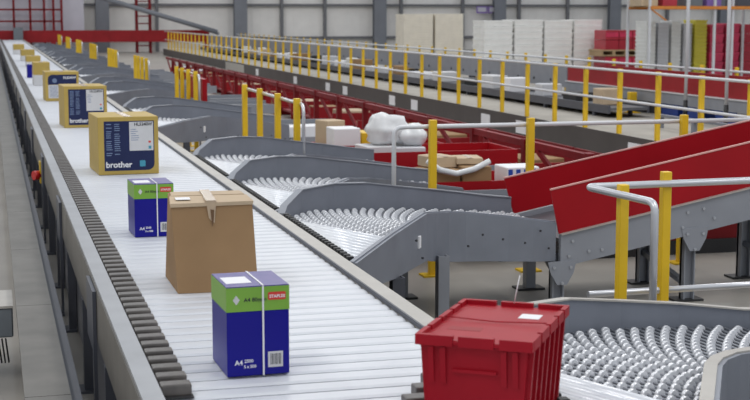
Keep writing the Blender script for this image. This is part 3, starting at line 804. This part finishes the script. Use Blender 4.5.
# ------------------------------------------------------------------ pallet stacks behind
def stack(x0,x1,y,ztop,layers,m_,label,name='tray_stack',depth=.9,wrap=None,group=None,cols=1):
    o = thing(name, label, 'pallet stack', ((x0+x1)/2,y,0), 0, group); w=(x1-x0)/2-.01
    pl=MB()
    for q in range(3): pl.box(-w+q*(w-.05),-w+q*(w-.05)+.1,0,depth,0,.09)
    pl.box(-w,w,0,depth,.09,.13); pl.build('pallet','wood',o)
    st=MB(); h_=(ztop-.132)/layers
    for k in range(layers):
        z=.132+k*h_
        for c_ in range(cols):
            cw=2*w/cols; xa=-w+c_*cw+.006; xb=-w+(c_+1)*cw-.006; i=.02
            st.hexa([(xa+i,i,z),(xb-i,i,z),(xb-i,depth-i,z),(xa+i,depth-i,z),(xa+i*.4,i*.4,z+h_*.72),(xb-i*.4,i*.4,z+h_*.72),(xb-i*.4,depth-i*.4,z+h_*.72),(xa+i*.4,depth-i*.4,z+h_*.72)])
            st.box(xa,xb,0,depth,z+h_*.72,z+h_*.97)
    st.build('stacked_trays',m_,o)
    return o
stack(11.80,12.75,40,1.71,22,'cream','cream pallet stack with fine layers against the wall, left half of the pair')
stack(12.77,13.70,40,1.72,22,'cream','cream pallet stack with fine layers against the wall, right half of the pair')
for i in range(4):
    xa=12.17+i*.825
    stack(xa,xa+.82,34,1.54+.02*(i%2),9,'wrap',('leftmost','second from left','third from left','rightmost')[i]+' of four wrapped white tray stacks beside the red crates')
lab=('left','middle','right')
for i in range(3):
    for lv in range(2):
        xa=15.10+i*.375; z=.13 if lv==0 else .80
        o=thing('wrapped_crate_stack','%s %s wrapped dark red crate stack between white stacks'%(('lower','upper')[lv],lab[i]),'pallet stack',(xa+.18,33,z))
        st=MB(); 
        for k in range(2): st.box(-.18,.18,0,.7,k*.25+.001,k*.25+.24)
        st.build('crates','rtray',o); MB().box(-.17,.17,-.006,.0,.32,.44).build('wrap_sheet','ptray',o)
pl=MB()
for q in range(4): pl.box(14.96+q*.34,15.04+q*.34,33,33.7,.665,.76)
pl.box(14.94,16.06,33,33.7,.76,.80).box(14.94,16.06,33,33.7,.635,.665)
tag(pl.build('pallet','wood'),'wooden pallet between the upper and lower dark red crate stacks','pallet')
pl=MB().box(14.94,16.06,33,33.7,0.09,.13)
for q in range(4): pl.box(14.96+q*.34,15.04+q*.34,33,33.7,0,.09)
tag(pl.build('pallet','wood'),'wooden pallet on the floor under the dark red crate stacks','pallet')
for i,(xa,xb,zt,m_,lb) in enumerate(((14.74,15.02,1.53,'tray','leftmost of the slim white tray stacks behind the pale rack posts'),
    (15.04,15.36,1.50,'tray_grey','second slim tray stack, greyish, behind the rack'),
    (15.38,15.67,1.54,'tray','third slim white tray stack behind the rack'),
    (15.69,15.95,1.48,'tray_grey','rightmost slim tray stack, next to the yellow one'),
    (15.98,16.34,1.56,'ytray','tall yellow tray stack between white and pink stacks'),
    (16.38,16.78,1.46,'ptray','left pink-red wrapped crate stack right of the yellow one'),
    (16.80,17.20,1.48,'ptray','middle pink-red wrapped crate stack behind the thin poles'),
    (17.22,17.62,1.46,'rtray','dark red wrapped stack at the right edge'))):
    stack(xa,xb,30,zt,16 if i<5 else 6,m_,lb,depth=.6)
# pallet rack with orange beams
rk = thing('pallet_rack','tall pallet rack with pale uprights and orange beams at top right','rack',(0,28.6,0))
for x in (14.15,15.1,15.75,16.2,17.1): MB().box(x-.022,x+.022,0,.06,0,3.4).build('upright','tray_grey',rk)
for x in (14.15,17.1): MB().box(x-.022,x+.022,1.1,1.16,0,3.4).build('upright','tray_grey',rk)
for yy in (0.,1.1):
    MB().box(14.15,17.1,yy-.03,yy-.001,1.80,1.87).build('beam','orange',rk)
    MB().box(14.15,17.1,yy-.03,yy-.001,2.95,3.05).build('beam','orange',rk)
MB().box(14.15,17.1,.07,1.06,1.85,1.87).build('shelf','wood',rk)
bar_=MB().hexa([(14.15,0,1.80),(14.20,0,1.80),(14.20,.03,1.80),(14.15,.03,1.80),(14.52,0,1.55),(14.57,0,1.55),(14.57,.03,1.55),(14.52,.03,1.55)]); bar_.build('brace','orange',rk)
for i,(x,w_,m_,lb) in enumerate(((14.25,.4,'card_light','pale carton on the orange-beamed rack, leftmost'),(14.75,.35,'rtray','dark red carton on the orange-beamed rack'),(15.35,.42,'jbox','grey-blue carton on the orange-beamed rack'),(15.85,.36,'sign_purple','purple carton on the orange-beamed rack'),(16.7,.5,'panel_dark','dark carton on the orange-beamed rack, rightmost'))):
    crt(x,29.15,1.871,w_,.6,.32,m_,lb,0,False,'carton')
o=crt(15.62,29.4,1.49,.5,.4,.22,'navy','dark blue bundle on top of the slim white tray stacks',0,False,'carton') if False else None
tag(MB().box(17.75,18.0,28.5,28.8,0,3.4).build('steel_column','column'),'grey steel column at the extreme right edge','column')
# purple wall sign
for i,x in enumerate((23.35,23.95)):
    o=thing('wall_sign','%s of two small purple-edged notices high on the back wall'%('left','right')[i],'sign',(x,65.5,1.95))
    MB().box(-.28,.28,0,.03,-.17,.17).build('sign_frame','sign_purple',o); MB().box(-.22,.22,-.01,0,-.10,.12).build('sign_face','lilac',o)
# far end: red beam, scaffold, tower, lilac box, sloping duct
tag(MB().box(-4,9.6,63.6,63.75,.50,1.02).box(-4,-3.8,63.6,63.75,0,.5).box(2.6,2.8,63.6,63.75,0,.5).box(9.4,9.6,63.6,63.75,0,.5).build('crash_barrier','red_beam'),'long deep red barrier across the far end of the hall','barrier')
tag(MB().box(-9,4.1,64.4,65.1,0,3.2).build('partition_box','lilac'),'pale lilac partition behind the red frames at far left','partition')
fr_=thing('scaffold_frame','thin red steel frame in front of the lilac partition at far left','frame',(0,63.9,0))
for x in (.0,1.05,1.75,2.35,2.75,3.1): MB().box(x-.05,x+.05,0,.08,0,3.2).build('upright','red_rack',fr_)
for z in (1.42,1.93,2.6): MB().box(-.5,3.1,0,.08,z-.04,z+.04).build('crossbar','red_rack',fr_)
tw=thing('ladder_tower','slim red lattice tower standing before the back wall','tower',(6.7,63.9,0))
for dx in (-.3,.3):
    for dy in (0,.5): MB().box(dx-.04,dx+.04,dy-.04,dy+.04,0,3.4).build('upright','red_rack',tw)
rg=MB(); z=.3
while z<3.3: rg.box(-.3,.3,-.02,.02,z,z+.05); z+=.33
rg.build('rungs','red_rack',tw)
dc=thing('sloping_duct','grey sloping tube running down from top left behind the hall end','duct',(0,63.2,0))
MB().cyl((4.6,0,2.5),(9.9,0,.93),.11,12).build('tube','column',dc)
MB().box(9.82,9.98,-.05,.05,0,.93).build('stand','column',dc)
tag(MB().box(1.0,1.4,63.1,63.4,0,1.15).build('dark_cabinet','jbox'),'small grey cabinet just beyond the far end of the slats','cabinet')

# ------------------------------------------------------------------ light
wd = bpy.data.worlds.new('World'); sc.world = wd; wd.use_nodes = True
bg = wd.node_tree.nodes['Background']; bg.inputs['Color'].default_value = (.86,.92,1,1); bg.inputs['Strength'].default_value = .92
def lamp(x,y,sx,sy,p,z=7.5):
    l=bpy.data.lights.new('roof_light','AREA'); l.shape='RECTANGLE'; l.size=sx; l.size_y=sy; l.energy=p; l.color=(1,.97,.93)
    o=bpy.data.objects.new('roof_light',l); COL.objects.link(o); o.location=(x,y,z); return o
for y in (2,12,24,38,54):
    for x in (-3,5,14): lamp(x,y,1.2,6,260)
sc.view_settings.view_transform='Standard'; sc.view_settings.look='None'; sc.view_settings.gamma=1
sc.view_settings.exposure = -0.42

# ------------------------------------------------------------------ camera
cd = bpy.data.cameras.new('Camera'); cam = bpy.data.objects.new('Camera', cd); COL.objects.link(cam)
cd.sensor_width = 36; cd.lens = 1400/750*36; cd.clip_end = 300
cam.location = (0,0,1.65); cam.rotation_euler = (R(90-7.4874),0,R(-15.2890))
cd.dof.use_dof = True; cd.dof.focus_distance = 6.0; cd.dof.aperture_fstop = 7.5
sc.camera = cam
